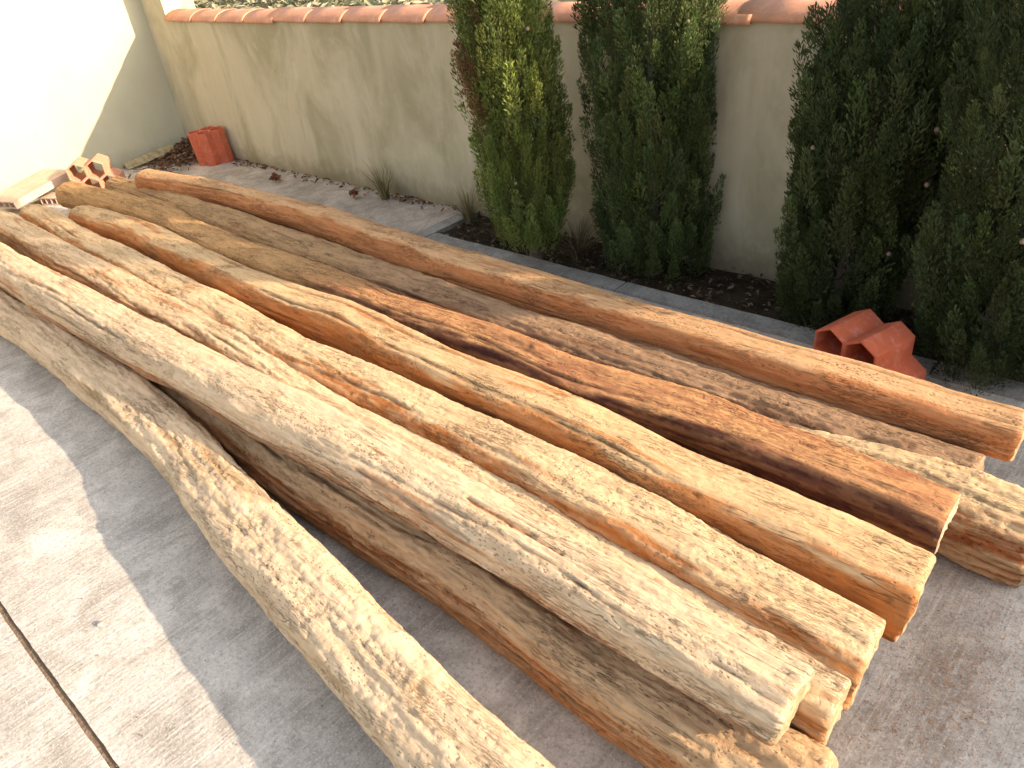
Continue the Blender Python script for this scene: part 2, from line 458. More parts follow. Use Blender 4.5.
def canal_tile(L, r0, r1, th=0.014, n=14):
    """half-barrel clay tile, axis along X, wide end at x=0"""
    bm = bmesh.new(); rings = []
    for x, r in ((0, r0), (0.02, r0 * 0.995), (L * 0.5, (r0 + r1) / 2), (L, r1)):
        for rr in (r, r - th):
            rings.append([bm.verts.new((x, -rr * 1.08 * math.cos(math.pi * k / n), rr * 0.52 * math.sin(math.pi * k / n))) for k in range(n + 1)])
    for s in range(3):
        for k in range(n):
            o0, o1 = rings[2 * s], rings[2 * s + 2]; i0, i1 = rings[2 * s + 1], rings[2 * s + 3]
            bm.faces.new((o0[k], o0[k + 1], o1[k + 1], o1[k])); bm.faces.new((i0[k], i1[k], i1[k + 1], i0[k + 1]))
        for k in (0, n):
            bm.faces.new((rings[2 * s][k], rings[2 * s + 2][k], rings[2 * s + 3][k], rings[2 * s + 1][k]))
    for a, b in ((0, 1), (6, 7)):
        for k in range(n): bm.faces.new((rings[a][k], rings[b][k], rings[b][k + 1], rings[a][k + 1]))
    bmesh.ops.recalc_face_normals(bm, faces=bm.faces[:])
    me = bpy.data.meshes.new('coping_tile'); bm.to_mesh(me); bm.free()
    for p in me.polygons: p.use_smooth = True
    me.materials.append(M_tile)
    return me
rng = np.random.default_rng(5)
tile_me = canal_tile(0.45, 0.129, 0.119, 0.008)
x = WX0 + 0.44
while x < WX1 + 0.4:
    o = bpy.data.objects.new('coping_tile', tile_me)
    link(o, back)
    # wide end right, laid over its neighbour's narrow end
    o.matrix_parent_inverse = Matrix.Translation(-back.location)
    o.rotation_euler = (rng.normal(0, 0.012), -0.016 + rng.normal(0, 0.004), math.pi + rng.normal(0, 0.010))
    o.location = (x, YW + 0.11, 1.062 + rng.normal(0, 0.003))
    x += 0.385
bm = bmesh.new()
o = prism('mortar_bed', [(WX0, YW + 0.02), (WX1, YW + 0.02), (WX1, YW + 0.2), (WX0, YW + 0.2)], 1.07, 1.10, M_back, back)
o.matrix_parent_inverse = Matrix.Translation(-back.location)
bm.free()

# left house wall with the pier that closes the corner
lw = empty('house_wall', (-7.2, 2.0, 0))
tag(lw, 'tall pale cream rendered wall in full sun at the left corner', 'wall')
inv = Matrix.Translation(-lw.location)
def wall_along(name, p0, p1, thick, h, mat, parent, inv, seed):
    d = Vector((p1[0] - p0[0], p1[1] - p0[1])); L = d.length; d.normalize()
    nrm = Vector((d.y, -d.x))
    nx = int(L / 0.05); nz = int(h / 0.05)
    S, Z = np.meshgrid(np.linspace(0, L, nx), np.linspace(-0.12, h, nz), indexing='ij')
    D = 0.004 * noise(S * 2, Z * 2, 0.3, seed) + 0.002 * noise(S * 8, Z * 8, 0.3, seed + 1)
    V = np.stack([p0[0] + d.x * S + nrm.x * D, p0[1] + d.y * S + nrm.y * D, Z], -1).reshape(-1, 3)
    idx = np.arange(nx * nz).reshape(nx, nz)
    F = np.stack([idx[:-1, :-1], idx[1:, :-1], idx[1:, 1:], idx[:-1, 1:]], -1).reshape(-1, 4)
    loop = np.concatenate([idx[:, 0], idx[-1, 1:], idx[-2::-1, -1], idx[0, -2:0:-1]])
    top = V[loop].copy(); low = top.copy(); low[:, 0] -= nrm.x * thick; low[:, 1] -= nrm.y * thick
    a = len(V) + np.arange(len(loop)); b = a + len(loop); nxt = np.roll(np.arange(len(loop)), -1)
    Sd = np.stack([a, b, b[nxt], a[nxt]], -1)
    o = mesh_np(name, np.concatenate([V, top, low]), [F, Sd], mat, parent, smooth=True)
    o.matrix_parent_inverse = inv
    return o
wall_along('wall_body', (-7.62, -2.2), (-7.03, 3.10), 0.25, 2.7, M_left, lw, inv, 51)
pier = empty('corner_pier', (-6.9, YW + 0.15, 0))
tag(pier, 'square rendered pier in the corner where the tiled wall ends', 'pier')
o = prism('pier_shaft', [(-7.25, YW + 0.003), (WX0 - 0.002, YW + 0.003), (WX0 - 0.002, YW + 0.27), (-7.25, YW + 0.27)], -0.1, 1.9, M_left, pier)
o.data.materials.clear(); o.data.materials.append(M_back)
o.matrix_parent_inverse = Matrix.Translation(-pier.location)
o = prism('pier_cap', [(-7.28, YW - 0.03), (WX0 + 0.03, YW - 0.03), (WX0 + 0.03, YW + 0.30), (-7.28, YW + 0.30)], 1.902, 1.96, M_tile, pier, 0.01)
o.matrix_parent_inverse = Matrix.Translation(-pier.location)

# unseen wall added to shade the ground by the log ends
side = empty('added_shade_wall', (4.1, 0, 0))
tag(side, 'unseen rendered wall added out of frame to shade the ground by the log ends', 'wall')
o = prism('wall_body', [(4.02, -4.0), (4.24, -4.0), (4.24, 3.26), (4.02, 3.26)], -0.12, 1.53, M_back, side, 0.006)
o.matrix_parent_inverse = Matrix.Translation(-side.location)

# ------------------------------------------------------------------ the logs
ST = {
'L7':[(-5.55,2.03,.219,.089),(-5.3,2.041,.219,.089),(-5.0,2.089,.217,.087),(-4.7,2.139,.214,.084),(-4.4,2.154,.207,.077),(-4.1,2.141,.211,.081),(-3.8,2.158,.21,.08),(-3.5,2.13,.221,.091),(-3.2,2.107,.217,.087),(-2.9,2.097,.214,.084),(-2.6,2.07,.217,.087),(-2.3,2.058,.217,.087),(-2.0,2.065,.213,.083),(-1.7,2.068,.208,.078),(-1.4,2.062,.206,.076),(-1.1,2.043,.211,.081),(-.8,2.043,.21,.08),(-.5,2.052,.206,.076),(-.245,2.06,.204,.074)],
'L1':[(-6.2,.80,.26,.085),(-4.8,.834,.266,.091),(-4.5,.835,.268,.093),(-4.2,.831,.269,.094),(-3.9,.833,.27,.095),(-3.6,.841,.272,.097),(-3.3,.843,.267,.092),(-3.0,.852,.269,.094),(-2.7,.864,.27,.095),(-2.4,.873,.267,.092),(-2.1,.881,.271,.096),(-1.8,.893,.267,.092),(-1.5,.904,.265,.09),(-1.2,.905,.262,.087),(-.9,.906,.26,.085),(-.6,.905,.258,.083),(-.33,.905,.256,.081)],
'D':[(-5.9,.60,.115,.112),(-5.4,.62,.115,.113),(-5.1,.651,.112,.11),(-4.8,.683,.107,.107),(-4.5,.708,.097,.097),(-4.2,.72,.094,.094),(-3.9,.72,.096,.096),(-3.6,.717,.099,.099),(-3.3,.715,.1,.1),(-3.0,.712,.099,.099),(-2.7,.702,.098,.098),(-2.4,.675,.098,.098),(-2.1,.632,.1,.1),(-1.8,.592,.107,.107),(-1.5,.562,.108,.108),(-1.2,.531,.105,.105),(-.9,.50,.104,.104),(-.5,.475,.104,.104)],
'L5':[(-6.2,1.70,.145,.09),(-5.447,1.756,.148,.098),(-4.853,1.764,.154,.098),(-4.039,1.684,.165,.098),(-3.644,1.669,.17,.098),(-3.258,1.672,.175,.098),(-2.819,1.663,.181,.097),(-2.366,1.628,.188,.097),(-2.057,1.633,.192,.097),(-1.779,1.631,.196,.097),(-1.505,1.603,.2,.097),(-1.33,1.6,.202,.097),(-1.168,1.618,.205,.097),(-.998,1.619,.207,.097),(-.737,1.614,.207,.097),(-.59,1.61,.207,.097),(-.454,1.605,.207,.095),(-.285,1.588,.207,.092)],
'L4':[(-5.5,1.527,.13,.094),(-5.2,1.545,.132,.1),(-4.615,1.562,.142,.101),(-4.137,1.513,.15,.102),(-3.715,1.495,.158,.102),(-3.326,1.467,.164,.103),(-2.921,1.471,.171,.103),(-2.483,1.485,.179,.104),(-2.126,1.439,.186,.104),(-1.882,1.423,.19,.105),(-1.634,1.411,.194,.105),(-1.287,1.408,.201,.106),(-1.067,1.386,.205,.106),(-.912,1.362,.206,.106),(-.675,1.356,.206,.106),(-.438,1.347,.206,.106),(-.262,1.335,.206,.104)],
'L3':[(-6.0,1.385,.122,.088),(-5.702,1.367,.125,.095),(-4.958,1.307,.131,.095),(-4.446,1.304,.138,.096),(-3.876,1.274,.147,.097),(-3.408,1.255,.154,.097),(-3.196,1.255,.157,.097),(-2.888,1.229,.161,.098),(-2.491,1.203,.167,.098),(-2.127,1.206,.173,.099),(-1.814,1.212,.178,.099),(-1.534,1.203,.182,.099),(-1.295,1.194,.186,.1),(-1.105,1.178,.189,.1),(-.955,1.172,.19,.1),(-.787,1.168,.19,.1),(-.607,1.145,.19,.1),(-.469,1.132,.19,.1),(-.28,1.124,.19,.098)],
'L2':[(-6.6,1.10,.15,.1),(-5.785,1.16,.15,.1),(-5.196,1.14,.15,.1),(-4.474,1.122,.154,.097),(-4.043,1.128,.156,.095),(-3.508,1.105,.159,.093),(-3.333,1.12,.16,.092),(-2.936,1.118,.162,.09),(-2.538,1.094,.164,.088),(-2.353,1.073,.165,.088),(-2.172,1.042,.166,.087),(-1.972,1.035,.167,.086),(-1.785,1.034,.168,.085),(-1.51,1.038,.17,.084),(-1.308,1.037,.171,.083),(-1.124,1.038,.172,.082),(-.882,1.026,.172,.082),(-.758,1.02,.172,.082),(-.572,1.016,.172,.082),(-.285,1.02,.174,.082)],
'L6a':[(-6.1,2.00,.11,.085),(-5.3,1.97,.12,.1),(-4.2,1.95,.125,.103),(-3.0,1.90,.125,.106),(-2.0,1.88,.12,.105),(-1.0,1.885,.115,.10),(-.30,1.90,.11,.095)],
'L6b':[(-5.2,1.86,.045,.045),(-3.0,1.80,.05,.05),(-1.6,1.765,.055,.055),(-.9,1.765,.085,.085),(-.617,1.775,.104,.104),(-.411,1.80,.108,.108),(-.12,1.785,.108,.105)],
'L0':[(-3.1,.90,.08,.08),(-2.609,.893,.088,.088),(-1.961,.848,.09,.09),(-1.872,.85,.09,.09),(-1.484,.855,.09,.09),(-1.174,.865,.09,.09),(-.939,.854,.09,.09),(-.738,.842,.09,.09),(-.553,.842,.095,.095),(-.25,.85,.10,.10)],
'La':[(-4.4,1.24,.045,.045),(-2.4,1.14,.05,.05),(-.325,1.07,.066,.066)],
'Lb':[(-4.6,1.60,.05,.05),(-2.4,1.50,.055,.055),(-.37,1.46,.074,.074)],
}

def smooth_interp(xs, xk, yk, sig):
    y = np.interp(xs, xk, yk)
    d = 0.02
    g = np.arange(xk[0], xk[-1], d)
    yy = np.interp(g, xk, yk)
    k = np.arange(-int(3 * sig / d), int(3 * sig / d) + 1) * d
    w = np.exp(-0.5 * (k / sig) ** 2); w /= w.sum()
    pad = len(k) // 2
    yp = np.concatenate([yy[0] + (yy[0] - yy[1:pad + 1][::-1]) * 1.0, yy, yy[-1] + (yy[-1] - yy[-pad - 1:-1][::-1])])
    ys = np.convolve(yp, w, 'valid')
    return np.interp(xs, g, ys[:len(g)])

def make_log(name, key, label, mat, endm, seed, n0=2.2, n1=2.2, tw0=0.0, tw1=0.0, flake=1.0, rough=1.0, shade_bare=(0.0, 0.0), cracks=6, slant=(0.0, 0.0), slanty=0.0, nth=104, knots=3, wob=1.0, squash=1.0, tone=None, scars=(), low=0.0, q=0.0027, group='old timber logs laid out on the patio'):
    st = np.array(ST[key]); xk = st[:, 0]
    xs = [xk[0]]
    while xs[-1] < xk[-1] - 0.002:
        c = np.array([xs[-1], np.interp(xs[-1], xk, st[:, 1]), -1.3])
        xs.append(xs[-1] + max(0.005, q * np.linalg.norm(c)))
    xs = np.array(xs); xs[-1] = xk[-1]
    cy = smooth_interp(xs, xk, st[:, 1], 0.09); cz = smooth_interp(xs, xk, st[:, 2], 0.12); rr = smooth_interp(xs, xk, st[:, 3], 0.09)
    th = np.linspace(0, 2 * math.pi, nth, endpoint=False)
    X, T = np.meshgrid(xs, th, indexing='ij')
    s = (X - xk[0]) / (xk[-1] - xk[0])
    nn = n0 + (n1 - n0) * s
    tw = tw0 + (tw1 - tw0) * s
    ct = np.abs(np.cos(T - tw)) + 1e-6; sn = np.abs(np.sin(T - tw)) + 1e-6
    base = 1.0 / (ct ** nn + sn ** nn) ** (1 / nn)
    base /= (1 + (nn - 2) * 0.035)
    C, S = np.cos(T), np.sin(T)
    so = seed * 17.3
    R = rr[:, None] * base
    lump = 0.010 * noise(X * 1.6 + so, C * 1.1, S * 1.1 + so, seed) + 0.007 * noise(X * 4.2 + so, C * 1.7, S * 1.7, seed + 1)
    wX = X + 0.10 * noise(X * 2.0 + so, C * 2, S * 2, seed + 2)
    # long fibres: slightly spiralling grain
    Tg = T + 0.22 * noise(X * 1.4 + so, C * 1.2, S * 1.2, seed + 3)
    Cg, Sg = np.cos(Tg), np.sin(Tg)
    g1 = noise(wX * 3.2 + so, Cg * 7, Sg * 7, seed + 4)
    g2 = noise(wX * 7.5 + so, Cg * 16, Sg * 16, seed + 5)
    g3 = noise(wX * 24 + so, Cg * 26, Sg * 26, seed + 6)
    groove = np.clip(-np.abs(g2) + 0.13, 0, 1) / 0.13
    fl_n = noise(wX * 4.2 + so, Cg * 5.5, Sg * 5.5, seed + 7) + 0.55 * noise(wX * 15 + so, Cg * 15, Sg * 15, seed + 8) + 0.25 * noise(X * 45 + so, C * 30, S * 30, seed + 13)
    fl = sstep(0.00, 0.07, fl_n) + 0.7 * sstep(0.22, 0.28, fl_n) + 0.6 * sstep(-0.30, -0.24, fl_n)
    disp = lump * wob + rough * (0.0028 * g1 + 0.0014 * g2 + 0.0020 * g3 - 0.0012 * groove) + flake * 0.0034 * fl
    # worm-eaten patches
    pit_n = noise(X * 30 + so, C * 19, S * 19, seed + 9); pit_m = sstep(0.05, 0.35, noise(X * 2.1 + so, C * 2.1, S * 2.1, seed + 10))
    pit = sstep(0.42, 0.56, pit_n) * pit_m
    disp -= 0.0028 * pit * rough
    dark = 0.75 * pit + 0.30 * groove * sstep(0.0, 0.3, noise(X * 2.7 + so, C * 3, S * 3, seed + 12))
    r_ = np.random.default_rng(seed * 7 + 3)
    kmask = np.zeros_like(X)
    for k in range(cracks):
        x0 = r_.uniform(xk[0] + 0.4, xk[-1] - 0.2); ln = r_.uniform(0.18, 0.75); t0 = r_.uniform(0.35 * math.pi, 1.15 * math.pi)
        wnd = 0.16 * noise(X * 2.6 + so + k * 5, 0.5, k * 1.7, seed + 20) + 0.05 * noise(X * 13 + so, 0.5, k, seed + 21)
        dt = np.angle(np.exp(1j * (T - t0 - wnd)))
        prof = np.clip(1 - ((X - x0) / ln) ** 2, 0, 1)
        wd = 0.0034 / 0.09 * (0.6 + 0.8 * prof)
        cr = np.exp(-(dt / wd) ** 2) * prof ** 0.5
        disp -= 0.010 * cr
        dark = np.maximum(dark, cr * 0.95)
    for k in range(knots):
        x0 = r_.uniform(xk[0] + 0.4, xk[-1] - 0.15); t0 = r_.uniform(0.35 * math.pi, 1.1 * math.pi); kr = r_.uniform(0.014, 0.03)
        dt = np.angle(np.exp(1j * (T - t0))) * rr[:, None]
        dd = np.sqrt(((X - x0) * 0.8) ** 2 + dt ** 2)
        disp += 0.006 * np.exp(-(dd / (kr * 1.9)) ** 2) - 0.005 * np.exp(-(dd / (kr * 0.5)) ** 2)
        kmask = np.maximum(kmask, np.exp(-(dd / kr) ** 2))
        dark = np.maximum(dark, 0.8 * np.exp(-(dd / (kr * 0.35)) ** 2))
    # worn ends
    e1 = xk[-1] - X; e0 = X - xk[0]
    ew = 0.008 * (1 + 0.9 * noise(C * 2.4, S * 2.4, so, seed + 30))
    R = R * 1.0 + disp
    for e in (e0, e1):
        t = np.clip(1 - e / (ew * 1.6), 0, 1)
        R = R - ew * 0.62 * t ** 2
    Yc = cy[:, None] + R * C
    Zc = cz[:, None] + R * S * squash * np.where(S < 0, 1 - low * sstep(0.35, 0.95, s), 1.0)
    w0 = np.exp(-(e0 / 0.12) ** 2); w1 = np.exp(-(e1 / 0.12) ** 2)
    endn = 0.006 * noise(C * 2.2, S * 2.2, so + 4, seed + 31)
    Xo = X + w1 * (slant[1] * R * S + slanty * R * C + endn) + w0 * (slant[0] * R * S + endn)
    V = np.stack([Xo, Yc, Zc], -1)
    minz = 0.003
    V[..., 2] = np.maximum(V[..., 2], minz + 0.002 * np.random.default_rng(1).random(V[..., 2].shape))
    # warm bounced light and shade painted on each timber's yard side: centre angle / half width
    hc, hh = shade_bare
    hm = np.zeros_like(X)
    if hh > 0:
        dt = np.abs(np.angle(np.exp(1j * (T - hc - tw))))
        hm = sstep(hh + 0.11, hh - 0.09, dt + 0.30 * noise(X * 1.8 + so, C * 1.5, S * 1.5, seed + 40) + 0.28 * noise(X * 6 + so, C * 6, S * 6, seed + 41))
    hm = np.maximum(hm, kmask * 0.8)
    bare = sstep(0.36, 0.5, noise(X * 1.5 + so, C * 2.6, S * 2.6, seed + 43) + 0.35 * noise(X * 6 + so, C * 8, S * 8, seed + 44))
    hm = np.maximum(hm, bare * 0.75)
    for (sx0, sth, sl, sw) in scars:
        dt = np.angle(np.exp(1j * (T - sth - 0.10 * noise(X * 4 + so, 0.5, 0.5, seed + 70)))) / sw
        q2 = ((X - sx0) / sl) ** 2 + dt ** 2 + 0.55 * noise(X * 9 + so, C * 9, S * 9, seed + 71) + 0.4 * noise(X * 24 + so, C * 20, S * 20, seed + 72)
        m2 = sstep(1.0, 0.82, q2)
        hm = np.maximum(hm, m2)
        V[..., 1] -= 0.006 * m2 * C; V[..., 2] -= 0.006 * m2 * S
    wear_shade = np.stack([hm, np.clip(dark, 0, 1), np.clip(fl * 0.5, 0, 1) * min(1.0, flake)], -1).reshape(-1, 3)
    at = {'wear_shade': wear_shade}
    if tone is not None:
        tm = sstep(tone[0], tone[1], X + 0.55 * noise(X * 1.5 + so, C * 2, S * 2, seed + 60) + 0.25 * noise(X * 6 + so, C * 7, S * 7, seed + 61)).reshape(-1, 1)
        at['tone'] = np.repeat(tm, 3, 1)
    nx = len(xs)
    idx = np.arange(nx * nth).reshape(nx, nth)
    j2 = np.roll(np.arange(nth), -1)
    F = np.stack([idx[:-1], idx[1:], idx[1:][:, j2], idx[:-1][:, j2]], -1).reshape(-1, 4)
    o = mesh_np(name, V.reshape(-1, 3), F, mat, smooth=True, attr=at)
    tag(o, label, 'log', group)
    for ring, sgn in ((V[0], -1), (V[-1], 1)):
        c = ring.mean(0)
        Vs = [ring]
        for i, f_ in enumerate((0.975, 0.93, 0.8, 0.62, 0.44, 0.26, 0.1)):
            rg = c + (ring - c) * f_
            bul = (0.0015, 0.002, 0.002, 0.002, 0.002, 0.002, 0.002)[i]
            rg = rg.copy(); rg[:, 0] += sgn * (bul + 0.0028 * noise(rg[:, 1] * 45, rg[:, 2] * 45, so, seed + 50) + 0.002 * noise(rg[:, 1] * 160, rg[:, 2] * 160, so, seed + 51))
            Vs.append(rg)
        cc = c.copy(); cc[0] += sgn * 0.006
        VV = np.concatenate([np.concatenate(Vs), cc[None]])
        m = len(Vs); id2 = np.arange(m * nth).reshape(m, nth)
        Q = np.stack([id2[:-1], id2[1:], id2[1:][:, j2], id2[:-1][:, j2]], -1).reshape(-1, 4)
        Tt = np.stack([id2[-1], np.full(nth, m * nth), id2[-1][j2]], -1)
        if sgn > 0: Q = Q[:, :]; 
        VV = VV.copy(); VV[:nth] = c + (VV[:nth] - c) * 0.999
        mesh_np('cut_end', VV, [Q, Tt], endm, o, smooth=True)
    return o

cream = ((0.60, 0.45, 0.28), (0.43, 0.29, 0.155))
W_D = wood_mat('timber_scraped', (0.68, 0.505, 0.325), (0.51, 0.34, 0.20), (0.50, 0.31, 0.14), (0.14, 0.08, 0.04), 1)
W_1 = wood_mat('timber_cream', (0.68, 0.51, 0.33), (0.47, 0.305, 0.175), (0.45, 0.19, 0.075), (0.13, 0.07, 0.035), 2)
W_2 = wood_mat('timber_cream_worn', (0.68, 0.50, 0.31), (0.49, 0.305, 0.165), (0.52, 0.235, 0.085), (0.13, 0.065, 0.03), 3)
W_3 = wood_mat('timber_honey', (0.68, 0.49, 0.285), (0.51, 0.31, 0.155), (0.54, 0.20, 0.055), (0.13, 0.06, 0.025), 4)
W_4 = wood_mat('timber_yellow', (0.67, 0.465, 0.25), (0.53, 0.305, 0.145), (0.54, 0.19, 0.05), (0.13, 0.06, 0.025), 5)
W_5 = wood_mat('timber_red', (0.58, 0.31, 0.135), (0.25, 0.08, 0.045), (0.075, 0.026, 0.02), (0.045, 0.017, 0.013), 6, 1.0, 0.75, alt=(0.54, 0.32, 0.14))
W_6 = wood_mat('timber_grey', (0.38, 0.24, 0.14), (0.20, 0.11, 0.06), (0.22, 0.08, 0.035), (0.06, 0.033, 0.022), 7, 1.0, 0.5, alt=(0.54, 0.33, 0.155))
W_6b = wood_mat('timber_split', (0.64, 0.47, 0.27), (0.48, 0.28, 0.125), (0.33, 0.10, 0.033), (0.07, 0.03, 0.018), 8)
W_7 = wood_mat('timber_orange', (0.63, 0.385, 0.20), (0.55, 0.28, 0.12), (0.55, 0.215, 0.08), (0.13, 0.055, 0.025), 9, 1.0, 0.3)
W_0 = wood_mat('timber_brown', (0.54, 0.36, 0.20), (0.35, 0.195, 0.095), (0.44, 0.165, 0.055), (0.07, 0.035, 0.02), 10, 1.0, 0.6)
E_1 = end_mat('end_grain', (0.43, 0.325, 0.205), (0.28, 0.19, 0.105))
E_2 = end_mat('end_grain_grey', (0.44, 0.37, 0.28), (0.32, 0.24, 0.165))
E_3 = end_mat('end_grain_brown', (0.34, 0.24, 0.16), (0.22, 0.14, 0.09))

PI = math.pi
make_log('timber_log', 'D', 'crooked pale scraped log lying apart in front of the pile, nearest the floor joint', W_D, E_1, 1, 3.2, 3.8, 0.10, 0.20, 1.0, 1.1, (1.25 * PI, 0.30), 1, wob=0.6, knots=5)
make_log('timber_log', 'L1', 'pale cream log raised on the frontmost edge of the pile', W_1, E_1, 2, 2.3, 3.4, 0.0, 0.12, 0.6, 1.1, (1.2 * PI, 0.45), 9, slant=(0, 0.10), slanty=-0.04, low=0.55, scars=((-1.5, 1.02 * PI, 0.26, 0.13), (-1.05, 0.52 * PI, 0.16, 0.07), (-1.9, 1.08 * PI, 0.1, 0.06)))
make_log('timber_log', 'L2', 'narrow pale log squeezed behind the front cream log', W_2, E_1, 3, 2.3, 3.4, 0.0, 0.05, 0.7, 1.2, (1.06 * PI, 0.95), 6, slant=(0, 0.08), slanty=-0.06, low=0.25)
make_log('timber_log', 'L3', 'pale worn log with warm honey light and shade painted on its side, between the narrow log and the yellow beam', W_3, E_1, 4, 2.5, 3.6, -0.05, -0.06, 0.7, 1.0, (1.06 * PI, 1.02), 7, slant=(0, 0.12), slanty=-0.08, low=0.42)
make_log('timber_log', 'L4', 'smooth yellow squared beam with warm orange light and shade painted on its side, in the middle of the pile', W_4, E_1, 5, 2.5, 4.2, -0.05, -0.03, 0.25, 0.8, (1.06 * PI, 1.04), 6, slant=(0, 0.14), slanty=-0.08, low=0.45, wob=0.9)
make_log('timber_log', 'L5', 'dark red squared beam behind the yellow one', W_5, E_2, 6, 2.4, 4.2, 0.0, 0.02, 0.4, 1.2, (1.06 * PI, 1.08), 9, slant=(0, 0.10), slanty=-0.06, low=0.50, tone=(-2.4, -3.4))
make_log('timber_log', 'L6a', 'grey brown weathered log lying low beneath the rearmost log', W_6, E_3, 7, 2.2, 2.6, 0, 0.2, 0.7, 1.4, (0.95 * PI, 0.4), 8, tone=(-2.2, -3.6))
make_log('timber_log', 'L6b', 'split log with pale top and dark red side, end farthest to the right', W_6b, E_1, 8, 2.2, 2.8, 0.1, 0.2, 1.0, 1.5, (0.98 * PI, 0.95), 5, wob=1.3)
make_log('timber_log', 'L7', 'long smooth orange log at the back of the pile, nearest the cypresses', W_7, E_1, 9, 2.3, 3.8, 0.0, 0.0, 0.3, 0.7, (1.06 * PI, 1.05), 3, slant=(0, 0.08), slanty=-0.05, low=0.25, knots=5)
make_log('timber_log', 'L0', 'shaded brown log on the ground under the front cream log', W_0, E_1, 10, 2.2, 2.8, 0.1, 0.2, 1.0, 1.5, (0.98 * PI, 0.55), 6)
make_log('bearer_log', 'La', 'thin pale log under the pile between the two foremost ends', W_2, E_1, 11, cracks=2, nth=48, q=0.006, group='thin logs under the pile')
make_log('bearer_log', 'Lb', 'thin pale log under the yellow beam', W_3, E_1, 12, cracks=2, nth=48, q=0.006, group='thin logs under the pile')

# ------------------------------------------------------------------ cypresses
def plume(rg, n):
    """unit cypress spray: thin scale-leaf twigs rising round a short axis (kites)"""
    h = rg.random(n) ** 0.8
    ang = rg.random(n) * 2 * PI
    env = 0.20 * (1 - h) ** 0.55 + 0.015
    rad = env * np.sqrt(rg.random(n)) * 0.8
    p = np.stack([rad * np.cos(ang), rad * np.sin(ang), h * 0.86], -1)
    tilt = 0.25 + 0.75 * rg.random(n) * (1 - 0.5 * h)
    a2 = ang + rg.normal(0, 0.5, n)
    d = np.stack([np.sin(tilt) * np.cos(a2), np.sin(tilt) * np.sin(a2), np.cos(tilt)], -1)
    L = rg.uniform(0.055, 0.125, n)
    side = np.cross(d, rg.normal(size=(n, 3))); side /= np.linalg.norm(side, axis=1)[:, None]
    w = L * rg.uniform(0.09, 0.16, n)
    mid = p + d * (L * 0.5)[:, None] + rg.normal(0, 0.008, (n, 3))
    V = np.stack([p, mid + side * w[:, None], p + d * L[:, None], mid - side * w[:, None]], 1)
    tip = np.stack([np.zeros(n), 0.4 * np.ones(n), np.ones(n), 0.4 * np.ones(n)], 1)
    return V, tip * (0.5 + 0.5 * h)[:, None]

